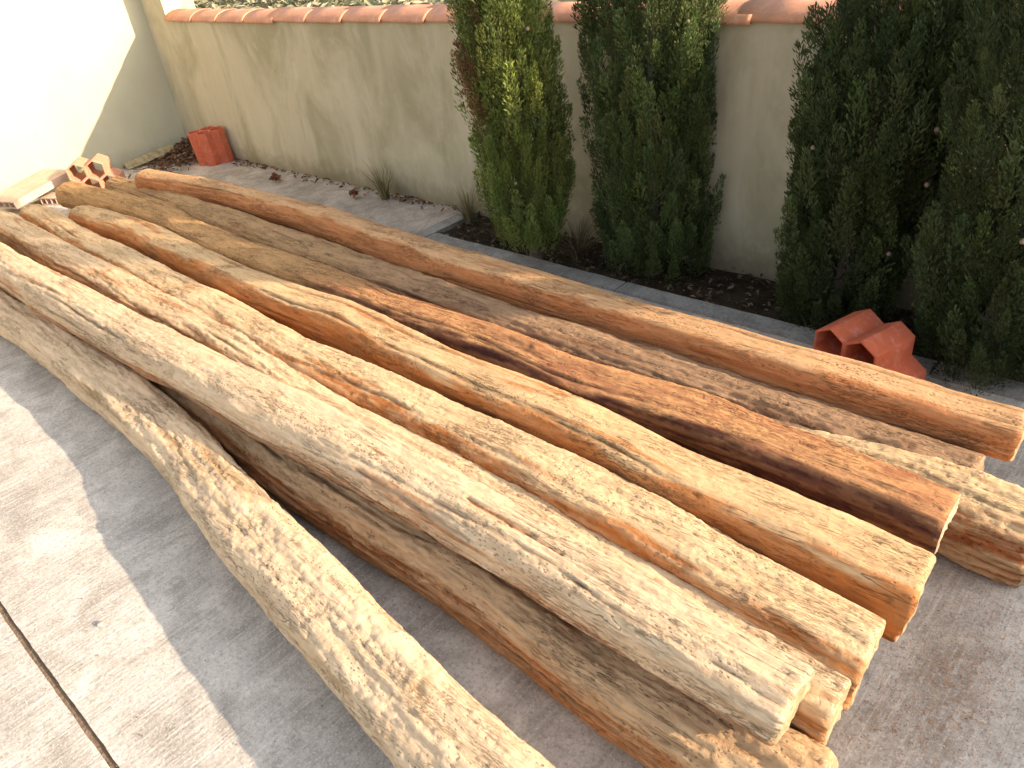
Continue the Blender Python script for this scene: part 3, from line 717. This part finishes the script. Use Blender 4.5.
def cypress(loc, label, prof, seed, n_low, n_up, zsplit, height, tint, dry=None, trunk_r=0.03, lean=(0.0, 0.0), yscale=1.0, z0=0.06, sun_patch=0.0):
    rg = np.random.default_rng(seed)
    root = empty('cypress_tree', loc)
    tag(root, label, 'tree', 'cypress trees along the garden wall')
    temps = [plume(rg, 185) for _ in range(8)]
    Vs, Cs = [], []
    zk = np.array([p[0] for p in prof]); rk = np.array([p[1] for p in prof]) * 0.86
    for part, n, za, zb_ in ((0, n_low, z0, zsplit), (1, n_up, zsplit, height)):
        for i in range(n):
            z = za + (zb_ - za) * rg.random()
            a = rg.random() * 2 * PI
            re = np.interp(z, zk, rk) * (1 + 0.34 * noise(math.cos(a) * 1.6 + seed, math.sin(a) * 1.6, z * 2.6, seed) + 0.22 * noise(math.cos(a) * 3.5 + seed, math.sin(a) * 3.5, z * 6, seed + 1))
            u = rg.random()
            k = 0.96 - 0.5 * u ** 1.6
            L = rg.uniform(0.12, 0.25) * (1.0 if part == 0 else 1.35)
            V, tip = temps[rg.integers(8)]
            out = np.array([math.cos(a), math.sin(a), 0])
            tilt = rg.uniform(0.08, 0.42)
            ax = out * math.sin(tilt) + np.array([0, 0, math.cos(tilt)]) + rg.normal(0, 0.06, 3)
            ax /= np.linalg.norm(ax)
            s1 = np.cross(ax, [math.cos(a * 3 + i), math.sin(a * 3 + i), 0.1]); s1 /= np.linalg.norm(s1); s2 = np.cross(ax, s1)
            B = np.stack([s1, s2, ax]) * L
            P = V @ B
            r0 = max(0.0, re * k - math.sin(tilt) * L * 0.75)
            P += np.array([out[0] * r0 + lean[0] * z, (out[1] * r0) * yscale + lean[1] * z, z - L * 0.45])
            g = rg.random()
            c0 = np.array(tint) * (0.55 + 0.9 * g)
            c0 = c0 * np.array([1 + 0.16 * rg.normal() * 0.5, 1.0, 1 + 0.1 * rg.normal()])
            if sun_patch: c0 = c0 * (1 + sun_patch * max(0.0, noise(math.cos(a) * 1.2 + seed + 7, math.sin(a) * 1.2, z * 2.2, seed + 5)))  # sunlit brightness put into the leaf colour in patches
            if dry is not None:
                dz, da, sz, sa = dry
                q = math.exp(-((z - dz) / sz) ** 2 - (math.atan2(math.sin(a - da), math.cos(a - da)) / sa) ** 2)
                if rg.random() < q * 0.6: c0 = np.array((0.17, 0.10, 0.045)) * (0.7 + 0.6 * rg.random())
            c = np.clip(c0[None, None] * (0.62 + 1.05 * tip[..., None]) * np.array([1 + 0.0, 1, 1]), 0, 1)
            Vs.append(P.reshape(-1, 3)); Cs.append(c.reshape(-1, 3))
    V = np.concatenate(Vs); Cc = np.concatenate(Cs)
    V[:, 2] = np.maximum(V[:, 2], 0.01)
    V[:, 1] = np.minimum(V[:, 1], np.where(V[:, 2] < 1.2, YW - loc[1] - 0.004, 99))
    F = np.arange(len(V)).reshape(-1, 4)
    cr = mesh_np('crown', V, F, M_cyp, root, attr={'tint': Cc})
    # trunk: tapered, with short limbs
    bm = bmesh.new(); seg = 10; prev = None
    for i in range(16):
        t = i / 15; z = -0.06 + t * height * 0.92; r = trunk_r * (1 - 0.85 * t) + (0.02 if i == 0 else 0)
        ring = [bm.verts.new((lean[0] * z + r * math.cos(2 * PI * k / seg) * (1 + 0.1 * math.sin(3 * k)), lean[1] * z + r * math.sin(2 * PI * k / seg), z)) for k in range(seg)]
        if prev:
            for k in range(seg): bm.faces.new((prev[k], prev[(k + 1) % seg], ring[(k + 1) % seg], ring[k]))
        prev = ring
    for i in range(40):
        z = 0.15 + (height * 0.85 - 0.15) * rg.random(); a = rg.random() * 2 * PI
        Lb = np.interp(z, zk, rk) * 0.7; b0 = Vector((lean[0] * z, lean[1] * z, z)); b1 = b0 + Vector((math.cos(a) * Lb, math.sin(a) * Lb * yscale, Lb * 1.1))
        b1.y = min(b1.y, YW - loc[1] - 0.02)
        ax = (b1 - b0).normalized(); s1 = ax.orthogonal().normalized(); s2 = ax.cross(s1)
        A = [bm.verts.new(b0 + (s1 * math.cos(k * 2.094) + s2 * math.sin(k * 2.094)) * 0.009) for k in range(3)]
        Bv = [bm.verts.new(b1 + (s1 * math.cos(k * 2.094) + s2 * math.sin(k * 2.094)) * 0.003) for k in range(3)]
        for k in range(3): bm.faces.new((A[k], A[(k + 1) % 3], Bv[(k + 1) % 3], Bv[k]))
    mesh_bm('trunk', bm, M_bark, root, True)
    # round woody cones held on the outside of the crown
    bm = bmesh.new(); bmesh.ops.create_icosphere(bm, subdivisions=2, radius=0.008)
    for v in bm.verts: v.co *= 1 + 0.10 * math.sin(v.co.x * 900) * math.cos(v.co.z * 800)
    me = bpy.data.meshes.new('cone'); bm.to_mesh(me); bm.free(); me.materials.append(M_cone)
    for p in me.polygons: p.use_smooth = True
    for i in range(4):
        z = rg.uniform(0.25, 1.2); a = rg.uniform(-PI * 0.95, -0.1); re = np.interp(z, zk, rk) * 0.97
        o = bpy.data.objects.new('cone', me); link(o, root)
        o.location = (math.cos(a) * re + lean[0] * z, math.sin(a) * re * yscale + lean[1] * z, z)
        s_ = rg.uniform(0.7, 1.15); o.scale = (s_, s_, s_ * 1.1)
    return root

GREEN = (0.088, 0.118, 0.038)
cypress((-2.58, 2.70, 0), 'slim cypress with sunlight painted into its yellowish foliage, a browned patch and bare stem, leftmost of the row', [(0.0, .13), (0.15, .19), (0.4, .26), (0.65, .28), (0.9, .25), (1.3, .22), (1.9, .17), (2.2, .10), (2.3, .02)], 101, 760, 150, 1.35, 2.3, (0.145, 0.18, 0.045), dry=(1.0, -2.0, 0.22, 0.6), trunk_r=0.024, z0=0.16, sun_patch=0.5, lean=(0.10, -0.14))
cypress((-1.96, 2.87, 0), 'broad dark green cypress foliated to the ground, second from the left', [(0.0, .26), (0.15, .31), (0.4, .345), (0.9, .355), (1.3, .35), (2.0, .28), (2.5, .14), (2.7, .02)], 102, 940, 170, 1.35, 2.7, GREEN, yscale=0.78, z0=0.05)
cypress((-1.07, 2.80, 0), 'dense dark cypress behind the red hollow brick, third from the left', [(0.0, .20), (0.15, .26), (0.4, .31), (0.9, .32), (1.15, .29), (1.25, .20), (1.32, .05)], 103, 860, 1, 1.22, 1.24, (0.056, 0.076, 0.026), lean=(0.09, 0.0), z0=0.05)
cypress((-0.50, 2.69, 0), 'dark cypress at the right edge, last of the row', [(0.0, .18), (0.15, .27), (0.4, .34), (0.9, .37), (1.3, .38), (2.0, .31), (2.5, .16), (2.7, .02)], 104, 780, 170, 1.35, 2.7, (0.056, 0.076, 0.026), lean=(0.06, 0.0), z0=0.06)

# ------------------------------------------------------------------ hollow bricks
def hex_brick(name, loc, rot, label, mat, pitch=0.116, L=0.24, th=0.011, group='hexagonal hollow bricks'):
    """four hexagonal cells in two offset rows, axis along local Y, resting on two cells"""
    R = pitch / math.sqrt(3)
    cells = [(-pitch / 2 - pitch / 4, R), (pitch / 4, R), (-pitch / 4, R + 1.5 * R), (pitch / 2 + pitch / 4, R)]
    cells = [(-pitch * 0.75 + pitch * 0.5, R), (pitch * 0.75, R), (-pitch * 0.75, 2.5 * R), (pitch * 0.25, 2.5 * R)]
    bm = bmesh.new()
    hexo = lambda c, r: [(c[0] + r * math.sin(k * PI / 3), c[1] + r * math.cos(k * PI / 3)) for k in range(6)]
    edge_n = {}
    for c in cells:
        P = hexo(c, R)
        for k in range(6):
            key = frozenset((tuple(np.round(P[k], 4)), tuple(np.round(P[(k + 1) % 6], 4))))
            edge_n[key] = edge_n.get(key, 0) + 1
    for c in cells:
        O, I = hexo(c, R), hexo(c, R - th)
        # rounded inner corners come from a bevel on the hole's long edges
        vo = [[bm.verts.new((p[0], y, p[1])) for p in O] for y in (0, L)]
        vi = [[bm.verts.new((p[0], y, p[1])) for p in I] for y in (0, L)]
        for k in range(6):
            j = (k + 1) % 6
            bm.faces.new((vo[0][k], vo[0][j], vi[0][j], vi[0][k])); bm.faces.new((vo[1][k], vi[1][k], vi[1][j], vo[1][j]))
            bm.faces.new((vi[0][k], vi[0][j], vi[1][j], vi[1][k]))
            key = frozenset((tuple(np.round(O[k], 4)), tuple(np.round(O[j], 4))))
            if edge_n[key] == 1: bm.faces.new((vo[0][k], vo[1][k], vo[1][j], vo[0][j]))
    bmesh.ops.remove_doubles(bm, verts=bm.verts[:], dist=0.0006)
    bmesh.ops.subdivide_edges(bm, edges=[e for e in bm.edges if e.calc_length() > L * 0.9], cuts=5)
    for v in bm.verts:
        nz = noise(v.co.x * 11 + loc[0] * 3, v.co.y * 11, v.co.z * 11, 77)
        v.co.y += 0.004 * float(nz) * (1 if v.co.y < 0.01 or v.co.y > L - 0.01 else 0)
        v.co.x += 0.0012 * float(nz); v.co.z += 0.0012 * float(noise(v.co.x * 13, v.co.y * 13, v.co.z * 13, 78))
    o = mesh_bm(name, bm, mat)
    bv = o.modifiers.new('bevel', 'BEVEL'); bv.width = 0.005; bv.segments = 2; bv.limit_method = 'ANGLE'; bv.angle_limit = math.radians(35)
    o.location = loc; o.rotation_euler = rot
    tag(o, label, 'brick', group)
    return o
hex_brick('hollow_brick', (-0.795, 2.285, 0.004), (0, 0, math.radians(-16)), 'red honeycomb hollow brick lying behind the orange log near the right cypresses', M_brick, 0.121, 0.20)
hex_brick('hollow_brick', (-6.44, 1.98, 0.006), (0, 0, math.radians(56)), 'pale pink honeycomb hollow brick in the sun at the far log ends', M_brick_p, 0.135, 0.22)
hex_brick('hollow_brick', (-6.34, 3.02, 0.004), (math.radians(90 + 4), 0, math.radians(14)), 'orange honeycomb hollow brick standing on end against the back wall', M_brick, 0.106, 0.28)

def flat_brick(name, loc, rot, label, W=0.30, L=0.50, H=0.055, n=5, th=0.009):
    """flat hollow clay partition brick: a row of square channels along its length (local Y)"""
    bm = bmesh.new()
    def quad(a, b, c, d): bm.faces.new([bm.verts.new(p) for p in (a, b, c, d)])
    cw = (W - th) / n
    quad((0, 0, 0), (0, L, 0), (W, L, 0), (W, 0, 0)); quad((0, 0, H), (W, 0, H), (W, L, H), (0, L, H))
    quad((0, 0, 0), (0, 0, H), (0, L, H), (0, L, 0)); quad((W, 0, 0), (W, L, 0), (W, L, H), (W, 0, H))
    for y in (0, L):
        quad((0, y, 0), (W, y, 0), (W, y, th), (0, y, th)); quad((0, y, H - th), (W, y, H - th), (W, y, H), (0, y, H))
        for i in range(n + 1): quad((i * cw, y, th), (i * cw + th, y, th), (i * cw + th, y, H - th), (i * cw, y, H - th))
    for i in range(n):
        a, b = i * cw + th, (i + 1) * cw
        quad((a, 0, th), (b, 0, th), (b, L, th), (a, L, th)); quad((a, 0, H - th), (a, L, H - th), (b, L, H - th), (b, 0, H - th))
        quad((a, 0, th), (a, L, th), (a, L, H - th), (a, 0, H - th)); quad((b, 0, th), (b, 0, H - th), (b, L, H - th), (b, L, th))
    bmesh.ops.remove_doubles(bm, verts=bm.verts[:], dist=0.0005)
    o = mesh_bm(name, bm, M_flat)
    o.location = loc; o.rotation_euler = rot
    return tag(o, label, 'brick', 'flat hollow bricks by the sunlit wall')
flat_brick('flat_brick', (-6.96, 1.34, 0.055), (math.radians(7), 0, math.radians(18)), 'flat hollow clay brick tilted against the sunlit wall, upper of the pair', 0.34, 0.55)
flat_brick('flat_brick', (-6.74, 1.64, 0.003), (0, 0, math.radians(26)), 'flat hollow clay brick lying on the floor, lower of the pair', 0.26, 0.45)

# ------------------------------------------------------------------ plank, leaves, weeds, crumbs
def board(name, p0, p1, w, t, mat, label, cat, seed):
    p0 = Vector(p0); p1 = Vector(p1); d = (p1 - p0); L = d.length; d.normalize()
    s = Vector((0, 0, 1)).cross(d).normalized(); u = d.cross(s)
    n = 24; V = []
    for i in range(n):
        f_ = i / (n - 1); c = p0 + d * L * f_
        ww = w * (1 + 0.14 * float(noise(f_ * 5, 0.5, seed, seed))); tt = t * (1 + 0.2 * float(noise(f_ * 6, 2.5, seed, seed)))
        for a, b in ((-1, -1), (-0.8, 1), (0.8, 1), (1, -1)):
            V.append(c + s * a * ww / 2 + u * b * tt / 2 + s * 0.012 * float(noise(f_ * 3, 7.5, seed, seed)))
    F = [[i * 4 + k, i * 4 + (k + 1) % 4, (i + 1) * 4 + (k + 1) % 4, (i + 1) * 4 + k] for i in range(n - 1) for k in range(4)] + [[0, 1, 2, 3], [(n - 1) * 4 + k for k in (3, 2, 1, 0)]]
    o = mesh_np(name, [tuple(v) for v in V], np.array(F), mat)
    return tag(o, label, cat)
n_ = NT('old_plank'); v_ = n_.coord((6, 40, 40)); g_ = n_.noise(v_, 1.0, 5, 0.6)
M_plank = n_.done(n_.mix(n_.ramp(g_, [(0.35, 0.0), (0.65, 1.0)]), (0.30, 0.23, 0.12), (0.50, 0.41, 0.23)), 0.85, n_.bump(g_, 0.5, 0.004))
board('plank', (-7.02, 2.44, 0.03), (-6.95, 2.86, 0.085), 0.07, 0.05, M_plank, 'yellowish plank end leaning on the dead leaf heap in the corner', 'plank', 3)
board('wood_offcut', (-6.72, 1.98, 0.02), (-6.45, 2.02, 0.025), 0.06, 0.035, M_plank, 'small pale offcut on the floor beside the pink honeycomb brick', 'offcut', 4)
board('wood_offcut', (-6.68, 1.86, 0.09), (-7.05, 2.18, 0.12), 0.05, 0.03, M_plank, 'thin pale stick lying on the lower flat brick', 'offcut', 5)

def leaves(name, pts, size, cols, mat, seed, parent=None, curl=0.6):
    """curled dead leaves: folded kites with a bent tip"""
    rg = np.random.default_rng(seed); n = len(pts); pts = np.asarray(pts, float)
    a = rg.random(n) * 2 * PI; L = rg.uniform(0.6, 1.3, n) * size; W = L * rg.uniform(0.3, 0.55, n)
    d = np.stack([np.cos(a), np.sin(a), rg.normal(0, 0.35, n)], -1); d /= np.linalg.norm(d, axis=1)[:, None]
    nrm = np.stack([rg.normal(0, 0.45, n), rg.normal(0, 0.45, n), np.ones(n)], -1)
    s = np.cross(nrm, d); s /= np.linalg.norm(s, axis=1)[:, None]; u = np.cross(d, s)
    cu = (curl * rg.uniform(0.2, 1, n))[:, None] * W[:, None]
    Lc, Wc = L[:, None], W[:, None]
    P = [pts - d * Lc / 2, pts - d * Lc * 0.1 + s * Wc / 2 + u * cu, pts + d * Lc * 0.25 + s * Wc * 0.42 + u * cu, pts + d * Lc / 2 + u * cu * 0.5, pts + d * Lc * 0.25 - s * Wc * 0.42 + u * cu, pts - d * Lc * 0.1 - s * Wc / 2 + u * cu, pts + d * Lc * 0.1]
    V = np.stack(P, 1)
    fi = np.array([[0, 1, 6], [1, 2, 6], [2, 3, 6], [3, 4, 6], [4, 5, 6], [5, 0, 6]][:])
    F = (np.arange(n)[:, None, None] * 7 + fi[None]).reshape(-1, 3)
    cols = np.array(cols); c = cols[rg.integers(len(cols), size=n)] * rg.uniform(0.7, 1.3, (n, 1))
    V = V.reshape(-1, 3)
    return mesh_np(name, V, F, mat, parent, attr={'tint': np.repeat(c, 7, 0)})
rg = np.random.default_rng(9)
BR = [(0.20, 0.10, 0.055), (0.26, 0.14, 0.075), (0.14, 0.075, 0.045), (0.30, 0.20, 0.12), (0.10, 0.06, 0.04)]
# heap of dead leaves in the corner
n = 900
hx = rg.normal(-6.80, 0.17, n); hy = 3.0 - np.abs(rg.normal(0, 0.20, n)); hx = np.clip(hx, -7.08, -6.3)
hz = 0.015 + rg.random(n) * 0.14 * np.exp(-((hx + 6.82) / 0.2) ** 2 - ((hy - 3.0) / 0.22) ** 2)
o = leaves('leaf_heap', np.stack([hx, hy, hz], -1), 0.05, BR, M_dry, 1); tag(o, 'heap of dead brown leaves drifted into the wall corner', 'leaves', kind='stuff')
n = 420
lx = rg.uniform(-6.4, -3.5, n); ly = 3.03 - np.abs(rg.normal(0, 0.045, n)); keep = rg.random(n) < np.clip(0.25 + 0.9 * np.exp(-((lx + 5.9) / 0.35) ** 2) + 0.5 * np.exp(-((lx + 4.1) / 0.5) ** 2), 0, 1)
o = leaves('leaf_litter', np.stack([lx, ly, np.full(n, 0.014)], -1)[keep], 0.035, BR, M_dry, 2); tag(o, 'dead leaf litter along the foot of the back wall', 'leaves', kind='stuff')
n = 1500
o = leaves('bed_litter', np.stack([rg.uniform(-3.3, 0.6, n), rg.uniform(2.68, 3.02, n), rg.uniform(-0.01, 0.02, n)], -1), 0.028, [(0.13, 0.09, 0.055), (0.07, 0.05, 0.03), (0.20, 0.15, 0.10), (0.045, 0.035, 0.022), (0.10, 0.07, 0.04)], M_dry, 3); tag(o, 'dark leaf litter and twigs covering the planting bed', 'leaves', kind='stuff')
def leaf_clump(loc, n, seed, label, spread=0.05):
    r2 = np.random.default_rng(seed)
    p = np.stack([r2.normal(0, spread, n), r2.normal(0, spread * 0.6, n), 0.015 + r2.random(n) * 0.04], -1)
    o = leaves('dead_leaf_clump', p, 0.07, [(0.26, 0.11, 0.06), (0.20, 0.085, 0.05), (0.32, 0.15, 0.08)], M_dry, seed, curl=0.9)
    o.location = loc; return tag(o, label, 'leaves', 'curled dead leaves on the paving')
leaf_clump((-5.25, 2.83, 0), 8, 21, 'curled brown dead leaf on the paving, nearer the standing brick', 0.012)
leaf_clump((-4.33, 2.86, 0), 10, 22, 'curled brown dead leaf beside the dry grass tuft', 0.014)

def tuft(loc, n, h, spread, seed, label, cols, lean=(0, 0), w=0.003):
    r2 = np.random.default_rng(seed); Vs, Cs = [], []
    for i in range(n):
        a = r2.random() * 2 * PI; b = r2.uniform(0, 0.03); hh = h * r2.uniform(0.35, 1.0); out = spread * r2.uniform(0.1, 1.0)
        c = np.array(cols[r2.integers(len(cols))]) * r2.uniform(0.75, 1.25)
        s = np.array([-math.sin(a + 0.7), math.cos(a + 0.7), 0])
        for k in range(6):
            t = k / 5; p = np.array([math.cos(a) * (b + out * t ** 1.7) + lean[0] * t * hh, math.sin(a) * (b + out * t ** 1.7) + lean[1] * t * hh, hh * (t - 0.25 * t * t) * 1.33])
            ww = w * (1 - 0.85 * t)
            Vs += [p - s * ww, p + s * ww]; Cs += [c, c]
    V = np.array(Vs); base = np.arange(n)[:, None, None] * 12
    fi = np.array([[2 * k, 2 * k + 1, 2 * k + 3, 2 * k + 2] for k in range(5)])
    F = (base + fi[None]).reshape(-1, 4)
    lim = YW - loc[1] - 0.01
    V[:, 1] = np.minimum(V[:, 1], lim)
    o = mesh_np('dry_grass_tuft', V, F, M_dry, attr={'tint': np.array(Cs)})
    o.location = loc; return tag(o, label, 'grass', 'dry weeds along the wall')
DG = [(0.30, 0.25, 0.13), (0.22, 0.20, 0.10), (0.38, 0.32, 0.18), (0.15, 0.15, 0.06)]
tuft((-4.12, 2.95, 0.0), 110, 0.26, 0.20, 31, 'dry straw coloured grass tuft at the wall on the bare paving', DG, (-0.25, 0))
tuft((-3.27, 2.90, 0.0), 110, 0.24, 0.17, 32, 'dry grass tuft at the left end of the planting bed', DG, (-0.1, 0))
tuft((-2.38, 2.80, -0.01), 150, 0.20, 0.20, 33, 'low brown weeds around the bare stem of the leftmost cypress', [(0.17, 0.13, 0.07), (0.11, 0.085, 0.045), (0.23, 0.18, 0.10)])
tuft((-2.95, 2.78, -0.01), 70, 0.13, 0.16, 34, 'low brown weeds between the kerb end and the leftmost cypress', [(0.17, 0.13, 0.07), (0.11, 0.085, 0.045), (0.23, 0.18, 0.10)])
tuft((-1.10, 2.70, -0.01), 16, 0.17, 0.15, 35, 'thin dry stalks just left of the red honeycomb brick', [(0.22, 0.19, 0.12), (0.28, 0.24, 0.16)], w=0.002)
tuft((-0.42, 2.72, -0.01), 14, 0.15, 0.16, 36, 'thin dry stalks in the bed right of the red honeycomb brick', [(0.22, 0.19, 0.12), (0.28, 0.24, 0.16)], w=0.002)

def crumbs(name, P, s0, s1, mat, seed, label, cat):
    r2 = np.random.default_rng(seed); n = len(P)
    s = r2.uniform(s0, s1, n)
    T = np.array([[1, 0, -0.3], [-0.6, 0.8, -0.3], [-0.5, -0.9, -0.3], [0, 0, 0.6]])
    ang = r2.random(n) * 2 * PI
    Rm = np.stack([np.stack([np.cos(ang), -np.sin(ang), 0 * ang], -1), np.stack([np.sin(ang), np.cos(ang), 0 * ang], -1), np.stack([0 * ang, 0 * ang, 1 + 0 * ang], -1)], 1)
    V = np.einsum('nij,kj->nki', Rm, T) * s[:, None, None] * np.stack([r2.uniform(0.6, 1.8, n), np.ones(n), r2.uniform(0.4, 0.9, n)], -1)[:, None]
    V = V + P[:, None]
    F = (np.arange(n)[:, None, None] * 4 + np.array([[0, 1, 3], [1, 2, 3], [2, 0, 3], [0, 2, 1]])[None]).reshape(-1, 3)
    return tag(mesh_np(name, V.reshape(-1, 3), F, mat), label, cat, kind='stuff')
n = 3600
P = np.concatenate([np.stack([rg.normal(-0.15, 0.07, n), rg.normal(1.38, 0.15, n), np.full(n, 0.005)], -1), np.stack([rg.normal(-0.22, 0.08, 500), rg.normal(1.15, 0.10, 500), np.full(500, 0.005)], -1)])
crumbs('sawdust', P, 0.0006, 0.0022, M_dust, 3, 'orange sawdust and chips scattered on the floor by the log ends', 'sawdust')
n = 500
P = np.stack([rg.uniform(-4.5, 0.3, n), rg.uniform(-0.3, 1.8, n), np.full(n, 0.004)], -1)
crumbs('grit', P, 0.001, 0.0035, M_joint, 4, 'fine grit and crumbs strewn over the concrete floor', 'grit')
bm = bmesh.new(); bmesh.ops.create_icosphere(bm, subdivisions=3, radius=0.009)
for v in bm.verts: v.co *= 1 + 0.35 * float(noise(v.co.x * 110, v.co.y * 110, v.co.z * 110, 5)); v.co.z *= 0.6
o = mesh_bm('pebble', bm, M_conc2, smooth=True); o.location = (-2.0, 0.165, 0.006); tag(o, 'small grey pebble on the sunlit concrete left of the crooked log', 'pebble')

# scrub beyond the wall, seen as one mass over the coping
n = 15000
sx_ = rg.uniform(-22, 4, n); sy_ = rg.uniform(4.6, 11.5, n)
hgt = 0.55 + 0.35 * noise(sx_ * 0.8, sy_ * 0.8, 0.5, 61) + 0.2 * noise(sx_ * 2.3, sy_ * 2.3, 0.5, 62)
P = np.stack([sx_, sy_, -0.1 + hgt * rg.random(n) ** 0.7], -1)
o = leaves('scrub', P, 0.22, [(0.20, 0.20, 0.11), (0.28, 0.26, 0.16), (0.14, 0.15, 0.08), (0.36, 0.33, 0.23), (0.24, 0.23, 0.14)], M_dry, 8, curl=0.5)
tag(o, 'grey green scrub growing beyond the tiled wall', 'bushes', kind='stuff')
